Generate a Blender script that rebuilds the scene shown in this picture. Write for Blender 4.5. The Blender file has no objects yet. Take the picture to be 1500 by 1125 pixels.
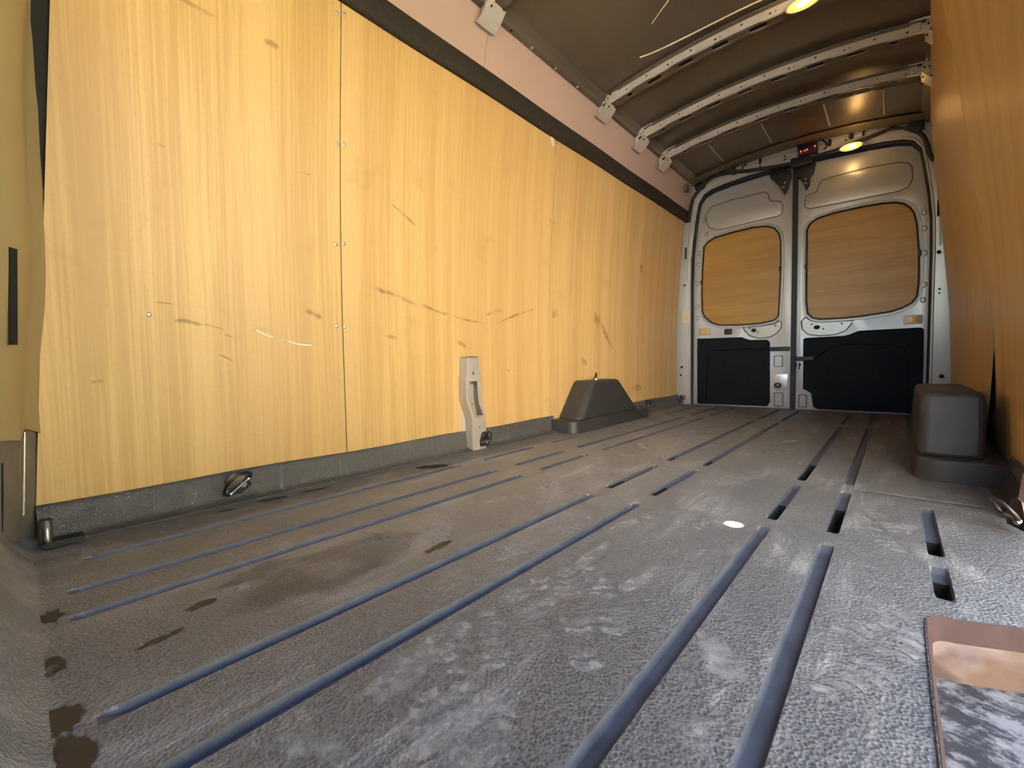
import bpy, bmesh, math, random
from mathutils import Vector, Matrix
random.seed(7)
S = bpy.context.scene
C = S.collection
PI = math.pi

# ------------------------------------------------------------------ camera
def make_camera():
    yaw, pitch, roll = math.radians(41.408), math.radians(-2.745), math.radians(-0.971)
    f = Vector((-math.sin(yaw)*math.cos(pitch), math.cos(yaw)*math.cos(pitch), math.sin(pitch)))
    r = Vector((math.cos(yaw), math.sin(yaw), 0)); u = r.cross(f)
    r2 = math.cos(roll)*r + math.sin(roll)*u
    u2 = -math.sin(roll)*r + math.cos(roll)*u
    cd = bpy.data.cameras.new('camera'); cd.sensor_width = 36.0; cd.lens = 637.09/1500*36
    cd.clip_start = 0.01; cd.clip_end = 500
    o = bpy.data.objects.new('camera', cd); C.objects.link(o)
    m = Matrix((r2, u2, -f)).transposed().to_4x4(); m.translation = Vector((0.5826, -0.2973, 0.3814))
    o.matrix_world = m
    S.camera = o
make_camera()

# ------------------------------------------------------------------ sky, sun, exposure
w = bpy.data.worlds.new('sky'); S.world = w; w.use_nodes = True
nt = w.node_tree; bg = nt.nodes['Background']
sky = nt.nodes.new('ShaderNodeTexSky'); sky.sky_type = 'NISHITA'
sky.sun_elevation = math.radians(42); sky.sun_rotation = math.radians(336); sky.sun_disc = False
sky.altitude = 100; sky.air_density = 1.0; sky.dust_density = 0.6
nt.links.new(sky.outputs[0], bg.inputs[0]); bg.inputs[1].default_value = 0.78
sl = bpy.data.lights.new('sun', 'SUN'); sl.energy = 48.0; sl.angle = math.radians(0.53); sl.color = (1.0, 0.95, 0.88)
so = bpy.data.objects.new('sun', sl); C.objects.link(so)
so.rotation_euler = Vector((0.40, -0.90, -0.90)).to_track_quat('-Z', 'Y').to_euler()
pl = bpy.data.lights.new('door_opening_portal', 'AREA'); pl.shape = 'RECTANGLE'; pl.size = 1.45; pl.size_y = 1.9
pl.cycles.is_portal = True
po = bpy.data.objects.new('door_opening_portal', pl); C.objects.link(po)
po.location = (0.93, 0.42, 0.75); po.rotation_euler = Vector((-1, 0, 0)).to_track_quat('-Z', 'Z').to_euler()
p2 = bpy.data.lights.new('cab_opening_portal', 'AREA'); p2.shape = 'RECTANGLE'; p2.size = 1.2; p2.size_y = 1.05
p2.cycles.is_portal = True
p2o = bpy.data.objects.new('cab_opening_portal', p2); C.objects.link(p2o)
p2o.location = (-0.07, -0.38, 1.12); p2o.rotation_euler = Vector((0, 1, 0)).to_track_quat('-Z', 'Z').to_euler()
vs = S.view_settings
vs.view_transform = 'Standard'; vs.look = 'None'; vs.gamma = 1.0; vs.use_curve_mapping = False; vs.exposure = 0.77
S.cycles.max_bounces = 8; S.cycles.diffuse_bounces = 7; S.cycles.glossy_bounces = 3; S.cycles.adaptive_threshold = 0.03
S.cycles.caustics_reflective = False; S.cycles.caustics_refractive = False
S.cycles.sample_clamp_indirect = 6.0
S.cycles.use_denoising = True

# ------------------------------------------------------------------ material helpers
class NT:
    def __init__(s, name):
        s.m = bpy.data.materials.new(name); s.m.use_nodes = True; s.t = s.m.node_tree
        s.b = s.t.nodes['Principled BSDF']; s._p = None
    def n(s, t, **k):
        nd = s.t.nodes.new(t)
        for a, v in k.items(): setattr(nd, a, v)
        return nd
    def l(s, a, b): s.t.links.new(a, b)
    def pos(s):
        if s._p is None: s._p = s.n('ShaderNodeTexCoord').outputs['Object']
        return s._p
    def mapped(s, scale, loc=(0, 0, 0), rot=(0, 0, 0)):
        m = s.n('ShaderNodeMapping'); s.l(s.pos(), m.inputs[0]); m.inputs['Scale'].default_value = scale
        m.inputs['Location'].default_value = loc; m.inputs['Rotation'].default_value = rot
        return m.outputs[0]
    def noise(s, scale=1, mapping=(1, 1, 1), detail=3, rough=.5, dist=0, loc=(0, 0, 0), rot=(0, 0, 0)):
        t = s.n('ShaderNodeTexNoise'); s.l(s.mapped(mapping, loc, rot), t.inputs['Vector'])
        t.inputs['Scale'].default_value = scale; t.inputs['Detail'].default_value = detail
        t.inputs['Roughness'].default_value = rough; t.inputs['Distortion'].default_value = dist
        return t.outputs[0]
    def val(s, x):
        v = s.n('ShaderNodeValue'); v.outputs[0].default_value = x; return v.outputs[0]
    def math(s, op, a, b=None, c=None, clamp=False):
        m = s.n('ShaderNodeMath', operation=op, use_clamp=clamp)
        for i, x in enumerate((a, b, c)):
            if x is None: continue
            if isinstance(x, (int, float)): m.inputs[i].default_value = x
            else: s.l(x, m.inputs[i])
        return m.outputs[0]
    def ramp(s, fac, lo, hi, a=0.0, b=1.0):       # smooth map
        m = s.n('ShaderNodeMapRange', interpolation_type='SMOOTHSTEP'); s.l(fac, m.inputs[0])
        for i, x in enumerate((lo, hi, a, b)): m.inputs[i+1].default_value = x
        return m.outputs[0]
    def mix(s, fac, a, b, mode='MIX'):
        m = s.n('ShaderNodeMix', data_type='RGBA', blend_type=mode)
        if isinstance(fac, (int, float)): m.inputs[0].default_value = fac
        else: s.l(fac, m.inputs[0])
        for i, x in ((6, a), (7, b)):
            if isinstance(x, tuple): m.inputs[i].default_value = (*x, 1)
            else: s.l(x, m.inputs[i])
        return m.outputs[2]
    def sep(s):
        x = s.n('ShaderNodeSeparateXYZ'); s.l(s.pos(), x.inputs[0]); return x.outputs
    def bump(s, h, strength=.3, dist=.002):
        b = s.n('ShaderNodeBump'); b.inputs['Strength'].default_value = strength; b.inputs['Distance'].default_value = dist
        s.l(h, b.inputs['Height']); s.l(b.outputs[0], s.b.inputs['Normal'])
    def set(s, color=None, rough=None, metal=None, spec=None):
        for k, v in (('Base Color', color), ('Roughness', rough), ('Metallic', metal), ('Specular IOR Level', spec)):
            if v is None: continue
            if isinstance(v, tuple): s.b.inputs[k].default_value = (*v, 1)
            elif isinstance(v, (int, float)): s.b.inputs[k].default_value = v
            else: s.l(v, s.b.inputs[k])
    def seg(s, ua, va, a, b, r, soft):            # mask of a stroke from a to b in a plane (ua, va)
        dx, dy = b[0]-a[0], b[1]-a[1]; L2 = max(dx*dx+dy*dy, 1e-9)
        px = s.math('SUBTRACT', ua, a[0]); py = s.math('SUBTRACT', va, a[1])
        t = s.math('DIVIDE', s.math('ADD', s.math('MULTIPLY', px, dx), s.math('MULTIPLY', py, dy)), L2, clamp=True)
        qx = s.math('SUBTRACT', px, s.math('MULTIPLY', t, dx)); qy = s.math('SUBTRACT', py, s.math('MULTIPLY', t, dy))
        d = s.math('SQRT', s.math('ADD', s.math('MULTIPLY', qx, qx), s.math('MULTIPLY', qy, qy)))
        return s.ramp(d, r, r+soft, 1, 0)

def simple(name, col, rough=.5, metal=0, var=.12, scale=12, spec=.5, bump=0, bscale=200):
    t = NT(name); n = t.noise(scale, detail=4)
    lo = tuple(c*(1-var) for c in col); hi = tuple(min(1, c*(1+var)) for c in col)
    t.set(t.mix(n, lo, hi), rough, metal, spec)
    if bump: t.bump(t.noise(bscale, detail=2), bump, .001)
    return t.m

def ply_material(name, axis='y', dark=1.0, horizontal=False, tint=(1, 1, 1)):
    t = NT(name); X, Y, Z = t.sep()
    a = Y if axis == 'y' else X
    if horizontal:
        m1, m2, m3 = (1.2, 1, 14), (2.5, 1, 70), (1, 1, 3)
    elif axis == 'y':
        m1, m2, m3 = (1, 14, .30), (1, 85, 1.3), (1, 2.2, .5)
    else:
        m1, m2, m3 = (12, 1, .35), (60, 1, 1.1), (2.2, 1, .5)
    broad = t.noise(1, m1, 3, .55); fine = t.noise(1.6, m2, 5, .65); big = t.noise(1, m3, 2, .5)
    flk = t.noise(90, (1, 1, 1), 3, .6)
    g = t.math('ADD', t.math('MULTIPLY', broad, .5), t.math('MULTIPLY', fine, .5))
    k = dark
    col = t.mix(t.ramp(g, .40, .60), (.53*k, .330*k, .120*k), (.655*k, .440*k, .180*k))
    col = t.mix(t.ramp(big, .35, .7, 0, .45), col, (.57*k, .345*k, .150*k))
    col = t.mix(t.ramp(flk, .52, .75, 0, .22), col, (.45*k, .285*k, .10*k))
    blot = t.noise(5, (1, 1, 1), 4, .6, .4)
    col = t.mix(t.ramp(blot, .60, .74, 0, .30), col, (.42*k, .25*k, .085*k))
    if tint != (1, 1, 1): col = t.mix(1.0, col, tint, 'MULTIPLY')
    t.set(col, .42, 0, .45)
    t.bump(fine, .10, .001)
    return t.m

BR = (.22, .115, .045); BR2 = (.36, .19, .07); WH = (.90, .80, .62); GR = (.30, .23, .16)
marks = [((.592, .658), (.773, .619), .004, .006, BR, .75), ((.773, .619), (.93, .592), .002, .006, BR, .7), ((.93, .592), (1.13, .563), .002, .005, BR2, .6),
         ((.585, .662), (.607, .652), .010, .012, BR, .8), ((1.232, .575), (1.53, .673), .002, .006, BR, .6), ((1.138, .608), (1.27, .638), .002, .008, BR2, .6),
         ((2.10, .665), (2.19, .63), .022, .03, BR2, .8), ((2.19, .63), (2.36, .462), .007, .018, BR2, .7), ((1.66, .655), (1.72, .648), .012, .02, BR2, .6),
         ((2.74, 1.09), (2.76, 1.03), .012, .03, GR, .45), ((2.66, .19), (2.80, .18), .008, .03, GR, .7), ((.33, .56), (.372, .545), .008, .012, BR, .65),
         ((1.97, .39), (2.01, .375), .015, .03, BR2, .5), ((.635, .979), (.77, .921), .001, .005, BR, .55), ((-.02, .507), (.045, .505), .003, .005, BR, .6),
         ((.045, .505), (.10, .488), .002, .004, BR, .55), ((.098, .476), (.112, .470), .004, .006, BR, .6), ((-.057, .554), (-.02, .552), .001, .004, BR2, .7),
         ((.158, .497), (.25, .467), .001, .0035, WH, .6), ((.25, .467), (.357, .444), .001, .0035, WH, .6), ((-.18, .354), (-.165, .356), .004, .007, BR, .55),
         ((.08, .42), (.112, .402), .002, .006, BR, .5), ((-.008, 1.319), (.101, 1.327), .003, .006, BR2, .5), ((.23, 1.325), (.245, 1.325), .012, .018, BR2, .55),
         ((.31, .99), (.35, .992), .001, .004, BR, .5), ((1.29, .35), (1.34, .325), .001, .005, WH, .7), ((.62, .49), (.66, .485), .006, .014, BR2, .6),
         ((.98, .475), (1.01, .46), .008, .02, BR2, .5), ((-.035, .951), (-.025, .949), .003, .006, BR, .5)]
M = {}
M['ply_left'] = ply_material('plywood_lining', 'y')
M['ply_right'] = M['ply_left']
M['ply_door'] = ply_material('plywood_infill', 'x', .74, True, (1.0, .86, .55))
def decal(name, col, lo=.30, hi=.75, mx=.42, scale=28):
    t = NT(name); at = t.n('ShaderNodeAttribute'); at.attribute_name = 'fade'
    n = t.noise(scale, (1, 1, 1), 3, .65)
    t.set(col, .6); t.l(t.math('MULTIPLY', at.outputs['Fac'], t.ramp(n, lo, hi, .1, mx)), t.b.inputs['Alpha'])
    return t.m
M['scuff_dark'] = decal('dark_scuff', BR); M['scuff_mid'] = decal('brown_scuff', BR2); M['scuff_white'] = decal('pale_scratch', WH, .3, .5, .8); M['scuff_grey'] = decal('grey_scuff', GR)
M['dust'] = decal('boot_dust', (.44, .44, .44), .36, .68, .62, 45); M['damp_soft'] = decal('faint_damp_stain', (.090, .068, .048), .3, .7, .32, 12); M['damp'] = decal('damp_stain', (.050, .037, .024), .30, .45, .92, 25)
M['steel'] = simple('painted_steel', (.52, .50, .47), .34, .15, .06, 6)
M['steel_upper'] = simple('painted_upper_panel', (.52, .37, .31), .42, 0, .05, 3)
M['bow'] = simple('roof_bow_paint', (.55, .52, .47), .38, .2, .10, 14)
M['door'] = simple('door_paint', (.46, .455, .44), .34, .25, .05, 6)
M['door_crease_shade'] = simple('shaded_door_crease', (.13, .12, .105), .5, .1, .2, 40)  # shade in the door creases and pressings, painted as a dark colour
M['bulk'] = simple('bulkhead_paint', (.34, .25, .115), .5, 0, .05, 3)
M['black'] = simple('black_plastic', (.010, .010, .011), .5, 0, .3, 20)
M['rubber'] = simple('black_rubber', (.012, .012, .013), .6, 0, .3, 30)
M['liner'] = simple('black_door_trim', (.006, .007, .010), .7, 0, .15, 20, .2, .35, 400)
M['cloth'] = simple('dark_carpet_trim', (.030, .024, .018), .75, 0, .6, 60, .3, .6, 300)
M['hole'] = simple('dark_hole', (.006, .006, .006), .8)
M['chrome'] = simple('zinc_plate', (.55, .53, .50), .30, .8, .1, 40)
M['ring'] = simple('dark_ring_steel', (.06, .05, .05), .3, .7, .2, 60)
M['bracket'] = simple('bracket_paint', (.40, .36, .31), .36, .1, .06, 12)
M['pillar_grey'] = simple('dark_grey_pillar', (.15, .125, .095), .5, 0, .2, 14)  # darker grey-brown than the pillar cover above
M['yellow'] = simple('yellow_reflector', (.75, .42, .02), .3, 0, .08, 60)
M['tape'] = simple('beige_tape', (.62, .52, .36), .6, 0, .08, 30)
M['paper'] = simple('paper_sticker', (.85, .76, .62), .6, 0, .05, 60)
M['cream'] = simple('cream_gloss', (.75, .66, .48), .5, 0, .08, 30)

def roof_material():
    t = NT('roof_skin'); n = t.noise(2.2, (1, .6, 1), 4, .6); s = t.noise(26, (1, .3, 1), 4, .65); p = t.noise(4, (1, 1, 1), 2, .5, 1.5)
    col = t.mix(t.ramp(n, .3, .7), (.115, .096, .074), (.155, .133, .107))
    col = t.mix(t.ramp(s, .45, .85, 0, .3), col, (.19, .17, .14))
    t.set(col, .36, .25, .6)
    return t.m
M['roof'] = roof_material()

def mat_material(name, floor=True):
    t = NT(name); X, Y, Z = t.sep()
    broad = t.noise(1.6, (1, .7, 1), 4, .6, .3); mid = t.noise(7, (1, .5, 1), 5, .65, .5); fine = t.noise(60, (1, 1, 1), 4, .7)
    strk = t.noise(1, (46, 3, 1), 5, .7, .5, rot=(0, 0, .5)); strk2 = t.noise(1, (9, 60, 1), 4, .7, .4, rot=(0, 0, .25))
    base = t.mix(t.ramp(broad, .35, .65), (.058, .062, .070), (.092, .097, .106)) if floor else t.mix(t.ramp(broad, .35, .65), (.050, .047, .044), (.085, .080, .074))
    if floor:
        left = t.ramp(X, .35, -.35)                           # brown trodden-in dirt on the side away from the door
        base = t.mix(t.math('MULTIPLY', left, t.ramp(mid, .3, .65, .25, .85)), base, (.245, .210, .165))
        base = t.mix(t.ramp(X, -.655, -.69, 0, .8), base, (.060, .056, .053))   # darker channel beside the wall
        rearf = t.ramp(Y, 1.0, 2.4, 0, .85)  # weaker light at the back painted in by darkening towards the rear
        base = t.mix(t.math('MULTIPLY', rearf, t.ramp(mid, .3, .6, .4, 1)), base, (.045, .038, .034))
    dust = t.math('MULTIPLY', t.ramp(mid, .47, .70), t.ramp(strk, .40, .62))
    base = t.mix(t.math('MULTIPLY', dust, .85 if floor else .25), base, (.34, .34, .35))
    base = t.mix(t.math('MULTIPLY', t.ramp(strk2, .58, .70), t.ramp(broad, .42, .62, 0, .55)), base, (.40, .40, .41))
    spk = t.noise(170, (1, 1, 1), 2, .5)
    base = t.mix(t.math('MULTIPLY', t.ramp(spk, .66, .74), t.ramp(mid, .45, .6, .05, .6)), base, (.70, .69, .67))
    v = t.n('ShaderNodeTexVoronoi'); t.l(t.mapped((1, 1, 1)), v.inputs['Vector']); v.inputs['Scale'].default_value = 230
    h = t.math('ADD', t.math('MULTIPLY', v.outputs['Distance'], .8), t.math('MULTIPLY', fine, .7))
    base = t.mix(t.ramp(h, .45, .85, 0, .34 if floor else .08), base, (.27, .275, .285))
    t.set(base, t.ramp(mid, .3, .7, .40, .58), 0, .5)
    t.bump(h, .9, .0022)
    return t.m
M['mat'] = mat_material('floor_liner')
M['groove'] = simple('worn_sky_tinted_groove', (.062, .072, .098), .5, 0, .55, 30, .5, .5, 220)  # blue of the sky's sheen put into the worn groove colour
M['mat_edge'] = mat_material('floor_liner_edge', False)
M['mat_box'] = simple('moulded_black_liner', (.030, .029, .028), .5, 0, .35, 9, .5, .4, 350)

def emis(name, col, st):
    t = NT(name); t.set(col, .3); t.b.inputs['Emission Color'].default_value = (*col, 1); t.b.inputs['Emission Strength'].default_value = st
    return t.m
M['glow'] = emis('amber_lamp_glow', (1.0, .62, .16), 9)
M['glow_soft'] = emis('amber_lens_glow', (1.0, .42, .06), 1.6)
M['led'] = emis('red_led', (1.0, .03, .02), 5)

# ------------------------------------------------------------------ mesh helpers
def tag(o, label=None, cat=None, group=None, kind=None):
    if label: o['label'] = label
    if cat: o['category'] = cat
    if group: o['group'] = group
    if kind: o['kind'] = kind
    return o
def link(name, me, mat, parent=None, smooth=40):
    me.materials.clear(); me.materials.append(M[mat] if isinstance(mat, str) else mat)
    o = bpy.data.objects.new(name, me); C.objects.link(o)
    if parent: o.parent = parent
    if smooth:
        for p in me.polygons: p.use_smooth = True
        me.set_sharp_from_angle(angle=math.radians(smooth))
    return o
def mesh(name, verts, faces, mat, parent=None, smooth=40, solid=0, bevel=0, off=-1):
    me = bpy.data.meshes.new(name); me.from_pydata(verts, [], faces); me.update()
    bm = bmesh.new(); bm.from_mesh(me); bmesh.ops.recalc_face_normals(bm, faces=bm.faces); bm.to_mesh(me); bm.free()
    o = link(name, me, mat, parent, smooth)
    if solid:
        m = o.modifiers.new('solid', 'SOLIDIFY'); m.thickness = solid; m.offset = off
    if bevel:
        m = o.modifiers.new('bevel', 'BEVEL'); m.width = bevel; m.segments = 2; m.limit_method = 'ANGLE'
    return o
def empty(name, loc=(0, 0, 0)):
    o = bpy.data.objects.new(name, None); o.empty_display_size = .05; C.objects.link(o); o.location = loc; return o
def box(name, a, b, mat, parent=None, bevel=.002):
    bm = bmesh.new(); bmesh.ops.create_cube(bm, size=1)
    for v in bm.verts:
        v.co = Vector([(a[i]+b[i])/2 + v.co[i]*(b[i]-a[i]) for i in range(3)])
    if bevel: bmesh.ops.bevel(bm, geom=list(bm.edges), offset=bevel, segments=2, affect='EDGES')
    me = bpy.data.meshes.new(name); bm.to_mesh(me); bm.free()
    return link(name, me, mat, parent)
def add_tube(bm, pts, r, n=8, closed=False, cap=True):
    pts = [Vector(p) for p in pts]; rings = []; N = len(pts)
    ref = None
    for i, p in enumerate(pts):
        if closed: d = pts[(i+1) % N]-pts[i-1]
        else: d = pts[min(i+1, N-1)]-pts[max(i-1, 0)]
        d.normalize()
        if ref is None: ref = Vector((0, 0, 1)) if abs(d.z) < .9 else Vector((1, 0, 0))
        a = (ref - d*ref.dot(d)).normalized(); ref = a; b = d.cross(a)
        rr = r[i] if isinstance(r, (list, tuple)) else r
        rings.append([bm.verts.new(p + a*math.cos(2*PI*k/n)*rr + b*math.sin(2*PI*k/n)*rr) for k in range(n)])
    for i in range(N if closed else N-1):
        A, B = rings[i], rings[(i+1) % N]
        for k in range(n): bm.faces.new((A[k], A[(k+1) % n], B[(k+1) % n], B[k]))
    if not closed and cap:
        bm.faces.new(rings[0][::-1]); bm.faces.new(rings[-1])
def tube(name, pts, r, mat, parent=None, n=8, closed=False):
    bm = bmesh.new(); add_tube(bm, pts, r, n, closed); bmesh.ops.recalc_face_normals(bm, faces=bm.faces)
    me = bpy.data.meshes.new(name); bm.to_mesh(me); bm.free(); return link(name, me, mat, parent, 60)
def spline(pts, k=6):           # Catmull-Rom
    P = [Vector(p) for p in pts]; out = []
    for i in range(len(P)-1):
        a, b, c, d = P[max(i-1, 0)], P[i], P[i+1], P[min(i+2, len(P)-1)]
        for j in range(k):
            t = j/k; out.append(.5*((2*b)+(c-a)*t+(2*a-5*b+4*c-d)*t*t+(3*b-a-3*c+d)*t**3))
    out.append(P[-1]); return out
def plate(name, outlines, y, thick, mat, parent=None, bevel=0, plane='xz'):
    """a flat plate with holes: outlines in (x, z) standing at y (front face toward -y), or in (y, z) at x = y (plane 'yz', front toward +x)"""
    cu = bpy.data.curves.new(name, 'CURVE'); cu.dimensions = '2D'; cu.fill_mode = 'BOTH'; cu.extrude = max(thick/2-bevel, 1e-5)
    cu.bevel_depth = bevel; cu.bevel_resolution = 2; cu.offset = -bevel
    for pts in outlines:
        sp = cu.splines.new('POLY'); sp.points.add(len(pts)-1); sp.use_cyclic_u = True
        for q, p in zip(sp.points, pts): q.co = (p[0], p[1], 0, 1)
    tmp = bpy.data.objects.new(name, cu); C.objects.link(tmp)
    dg = bpy.context.evaluated_depsgraph_get(); dg.update()
    me = bpy.data.meshes.new_from_object(tmp.evaluated_get(dg)); bpy.data.objects.remove(tmp); bpy.data.curves.remove(cu)
    me.name = name
    for v in me.vertices:
        x, z, d = v.co
        v.co = (x, y + thick/2 - d, z) if plane == 'xz' else (y - thick/2 + d, x, z)
    bm = bmesh.new(); bm.from_mesh(me); bmesh.ops.remove_doubles(bm, verts=bm.verts, dist=1e-5); bmesh.ops.recalc_face_normals(bm, faces=bm.faces); bm.to_mesh(me); bm.free()
    return link(name, me, mat, parent, 35)
def rrect(x0, z0, x1, z1, r=.01, n=4):
    out = []
    for cx, cz, a0 in ((x1-r, z1-r, 0), (x0+r, z1-r, 90), (x0+r, z0+r, 180), (x1-r, z0+r, 270)):
        for k in range(n+1):
            a = math.radians(a0+90*k/n); out.append((cx+r*math.cos(a), cz+r*math.sin(a)))
    return out
def oval(cx, cz, rx, rz, n=14): return [(cx+rx*math.cos(2*PI*k/n), cz+rz*math.sin(2*PI*k/n)) for k in range(n)]
def bake(o, angle=40):
    dg = bpy.context.evaluated_depsgraph_get(); me = bpy.data.meshes.new_from_object(o.evaluated_get(dg)); old = o.data
    o.modifiers.clear(); o.data = me; bpy.data.meshes.remove(old); me.name = o.name
    for p in me.polygons: p.use_smooth = True
    me.set_sharp_from_angle(angle=math.radians(angle)); return o
def sheet(name, rows, mat, parent=None, thick=.006, smooth=40, off=-1, vec=None):
    nr, nc = len(rows), len(rows[0]); v = [tuple(p) for r in rows for p in r]
    f = [(i*nc+j, i*nc+j+1, (i+1)*nc+j+1, (i+1)*nc+j) for i in range(nr-1) for j in range(nc-1)]
    if vec is None: return bake(mesh(name, v, f, mat, parent, smooth, thick, 0, off), smooth)
    N = len(v); v2 = v+[(p[0]+vec[0], p[1]+vec[1], p[2]+vec[2]) for p in v]
    f2 = f+[tuple(N+k for k in q[::-1]) for q in f]
    ring = [j for j in range(nc)]+[i*nc+nc-1 for i in range(1, nr)]+[(nr-1)*nc+j for j in range(nc-2, -1, -1)]+[i*nc for i in range(nr-2, 0, -1)]
    for a, b in zip(ring, ring[1:]+ring[:1]): f2.append((b, a, N+a, N+b))
    return mesh(name, v2, f2, mat, parent, smooth)
def ribbon(name, pts, w, mat, parent, edge=.0, jit=0):      # soft-edged strip through 3D points; w = half-width vectors per point
    v, f, fd = [], [], []
    n = len(pts)
    for i, (p, h) in enumerate(zip(pts, w)):
        p, h = Vector(p), Vector(h); e = edge if i in (0, n-1) else 1.0
        for k, a in ((-1, 0), (-.4, 1), (.4, 1), (1, 0)): v.append(p+h*k); fd.append(a*e)
    for i in range(n-1):
        for k in range(3): f.append((i*4+k, i*4+k+1, i*4+k+5, i*4+k+4))
    o = mesh(name, [tuple(x) for x in v], f, mat, parent)
    at = o.data.attributes.new('fade', 'FLOAT', 'POINT')
    for i, a in enumerate(fd): at.data[i].value = a
    return o
def blob(name, cx, cy, rx, ry, rot, z, mat, parent, seed=1):  # soft-edged patch on the floor
    rnd = random.Random(seed); n = 20; v = [(cx, cy, z)]; fd = [1.0]
    qs = [1+.5*(rnd.random()-.5) for _ in range(n)]
    for ring, a in ((.80, 1.0), (1.0, 0.0)):
        for k in range(n):
            t = 2*PI*k/n; x, y = rx*qs[k]*ring*math.cos(t), ry*qs[k]*ring*math.sin(t)
            v.append((cx+x*math.cos(rot)-y*math.sin(rot), cy+x*math.sin(rot)+y*math.cos(rot), z)); fd.append(a)
    f = [(0, k+1, (k+1) % n+1) for k in range(n)]+[(k+1, n+k+1, n+(k+1) % n+1, (k+1) % n+1) for k in range(n)]
    o = mesh(name, v, f, mat, parent); at = o.data.attributes.new('fade', 'FLOAT', 'POINT')
    for i, a in enumerate(fd): at.data[i].value = a
    return o
def dup(root, loc, rz=0):
    r = root.copy(); C.objects.link(r); r.location = loc; r.rotation_euler[2] = rz
    for ch in list(root.children):
        c = ch.copy(); C.objects.link(c); c.parent = r
    return r

# ------------------------------------------------------------------ van section data (metres; x across, y to the rear, z up, floor z = 0)
WL = [(0, .850), (.55, .849), (.75, .843), (.95, .833), (1.15, .820), (1.30, .807), (1.45, .793), (1.56, .784)]
def wx(z):
    for (a, xa), (b, xb) in zip(WL, WL[1:]):
        if z <= b: return xa+(xb-xa)*(z-a)/(b-a)
    return .784-(z-1.56)*.17
def roof_z(x): return 1.952-.150*x*x
Y0, Y1 = -.36, 3.56

# ------------------------------------------------------------------ floor liner with pressed grooves
def build_floor():
    ribs = [(-.64, [(-.24, .80), (.90, 1.245), (1.34, 1.60), (2.72, 3.48)], []), (-.478, [(-.27, .83), (.91, 1.25), (1.33, 2.70), (2.80, 3.48)], []),
            (-.362, [(-.275, .83), (.91, 1.25), (1.35, 2.70), (2.80, 3.48)], []), (-.064, [(-.27, .79), (.862, 1.25), (1.325, 2.70), (2.80, 3.48)], [(.868, .985), (1.332, 1.43)]),
            (.070, [(-.28, .795), (.872, 1.25), (1.32, 2.70), (2.80, 3.48)], [(.878, 1.0), (1.326, 1.44)]), (.367, [(-.29, .82), (.865, 1.25), (1.30, 2.70), (2.80, 3.48)], [(.872, 1.03), (1.31, 1.60)]),
            (.485, [(-.29, .79), (.855, 1.25), (1.33, 2.70), (2.80, 3.48)], [(.862, 1.08)]), (.648, [(.635, .80), (.838, 1.20), (2.80, 3.48)], [(.66, .735), (.848, .955)])]
    offs = [-.0150, -.0128, -.0104, -.0102, -.0088, -.005, 0, .005, .0088, .0102, .0104, .0128, .0150]
    xs = set([-.85, -.80, .62, .85, .80, .72]); xs |= {round(x*.05, 3) for x in range(-16, 17)}
    cent = [r[0] for r in ribs]
    xs = {x for x in xs if all(abs(x-c) > .03 for c in cent) or x in (.62,)}
    for c in cent:
        for o in offs: xs.add(round(c+o, 4))
    ys = {round(-.29+.055*k, 4) for k in range(70)} | {3.56, .58, .5795}
    ys |= {-.295, -.305, -.315, -.325, -.335, -.345}
    for c, segs, holes in ribs:
        for a, b in segs:
            for d in (0, .012, .025, .045): ys.add(round(a+d, 4)); ys.add(round(b-d, 4))
        for a, b in holes:
            for v in (a, a+.0006, b, b-.0006): ys.add(round(v, 4))
    for ysn in (1.29, 2.757):
        for d in (-.006, -.0025, 0, .0025, .006): ys.add(round(ysn+d, 4))
    xs = sorted(xs); ys = sorted(ys)
    def h(x, y):
        z = 0.0
        for c, segs, holes in ribs:
            t = abs(x-c)
            if t > .0142: continue
            for a, b in holes:
                if t < .0103 and a+.0003 < y < b-.0003: return -.05
            for a, b in segs:
                if a <= y <= b:
                    e = min(1, min(y-a, b-y)/.045); e = e*e*(3-2*e)
                    q = max(0, min(1, (.0128-t)/.0040)); z -= .0105*e*q
        for ysn, x0, x1 in ((1.29, -.75, -.55), (1.29, .50, .80), (2.757, -.60, .62)):
            if x0 <= x <= x1: z -= .003*max(0, 1-abs(y-ysn)/.005)
        if y < -.29: z += .075*min(1, ((-.29-y)/.05))**1.6
        if x < -.80: z += .012*((-.80-x)/.05)**2
        return z
    nx = len(xs); v = [(x, y+.45*max(0, x-.655)*max(0, 1-abs(y-.58)/.2), h(x, y)) for y in ys for x in xs]; f = []
    for j in range(len(ys)-1):
        for i in range(nx-1):
            xm, ym = (xs[i]+xs[i+1])/2, (ys[j]+ys[j+1])/2
            if xm > .62 and ym < .58: continue
            f.append((j*nx+i, j*nx+i+1, (j+1)*nx+i+1, (j+1)*nx+i))
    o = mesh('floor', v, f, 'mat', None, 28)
    o.data.materials.append(M['hole']); o.data.materials.append(M['groove'])
    for p in o.data.polygons:
        if sum(o.data.vertices[k].co.z < -.03 for k in p.vertices) >= 2: p.material_index = 1
        elif sum(o.data.vertices[k].co.z for k in p.vertices)/len(p.vertices) < -.0022: p.material_index = 2
    tag(o, 'dark grey ribbed rubber floor liner with worn boot prints', 'floor', kind='structure')
    return o
floor = build_floor()
box('subfloor', (-.9, -.4, -.09), (.615, 3.7, -.06), 'hole', floor, 0)
box('subfloor', (.615, .66, -.09), (.9, 3.7, -.06), 'hole', floor, 0)
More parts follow.
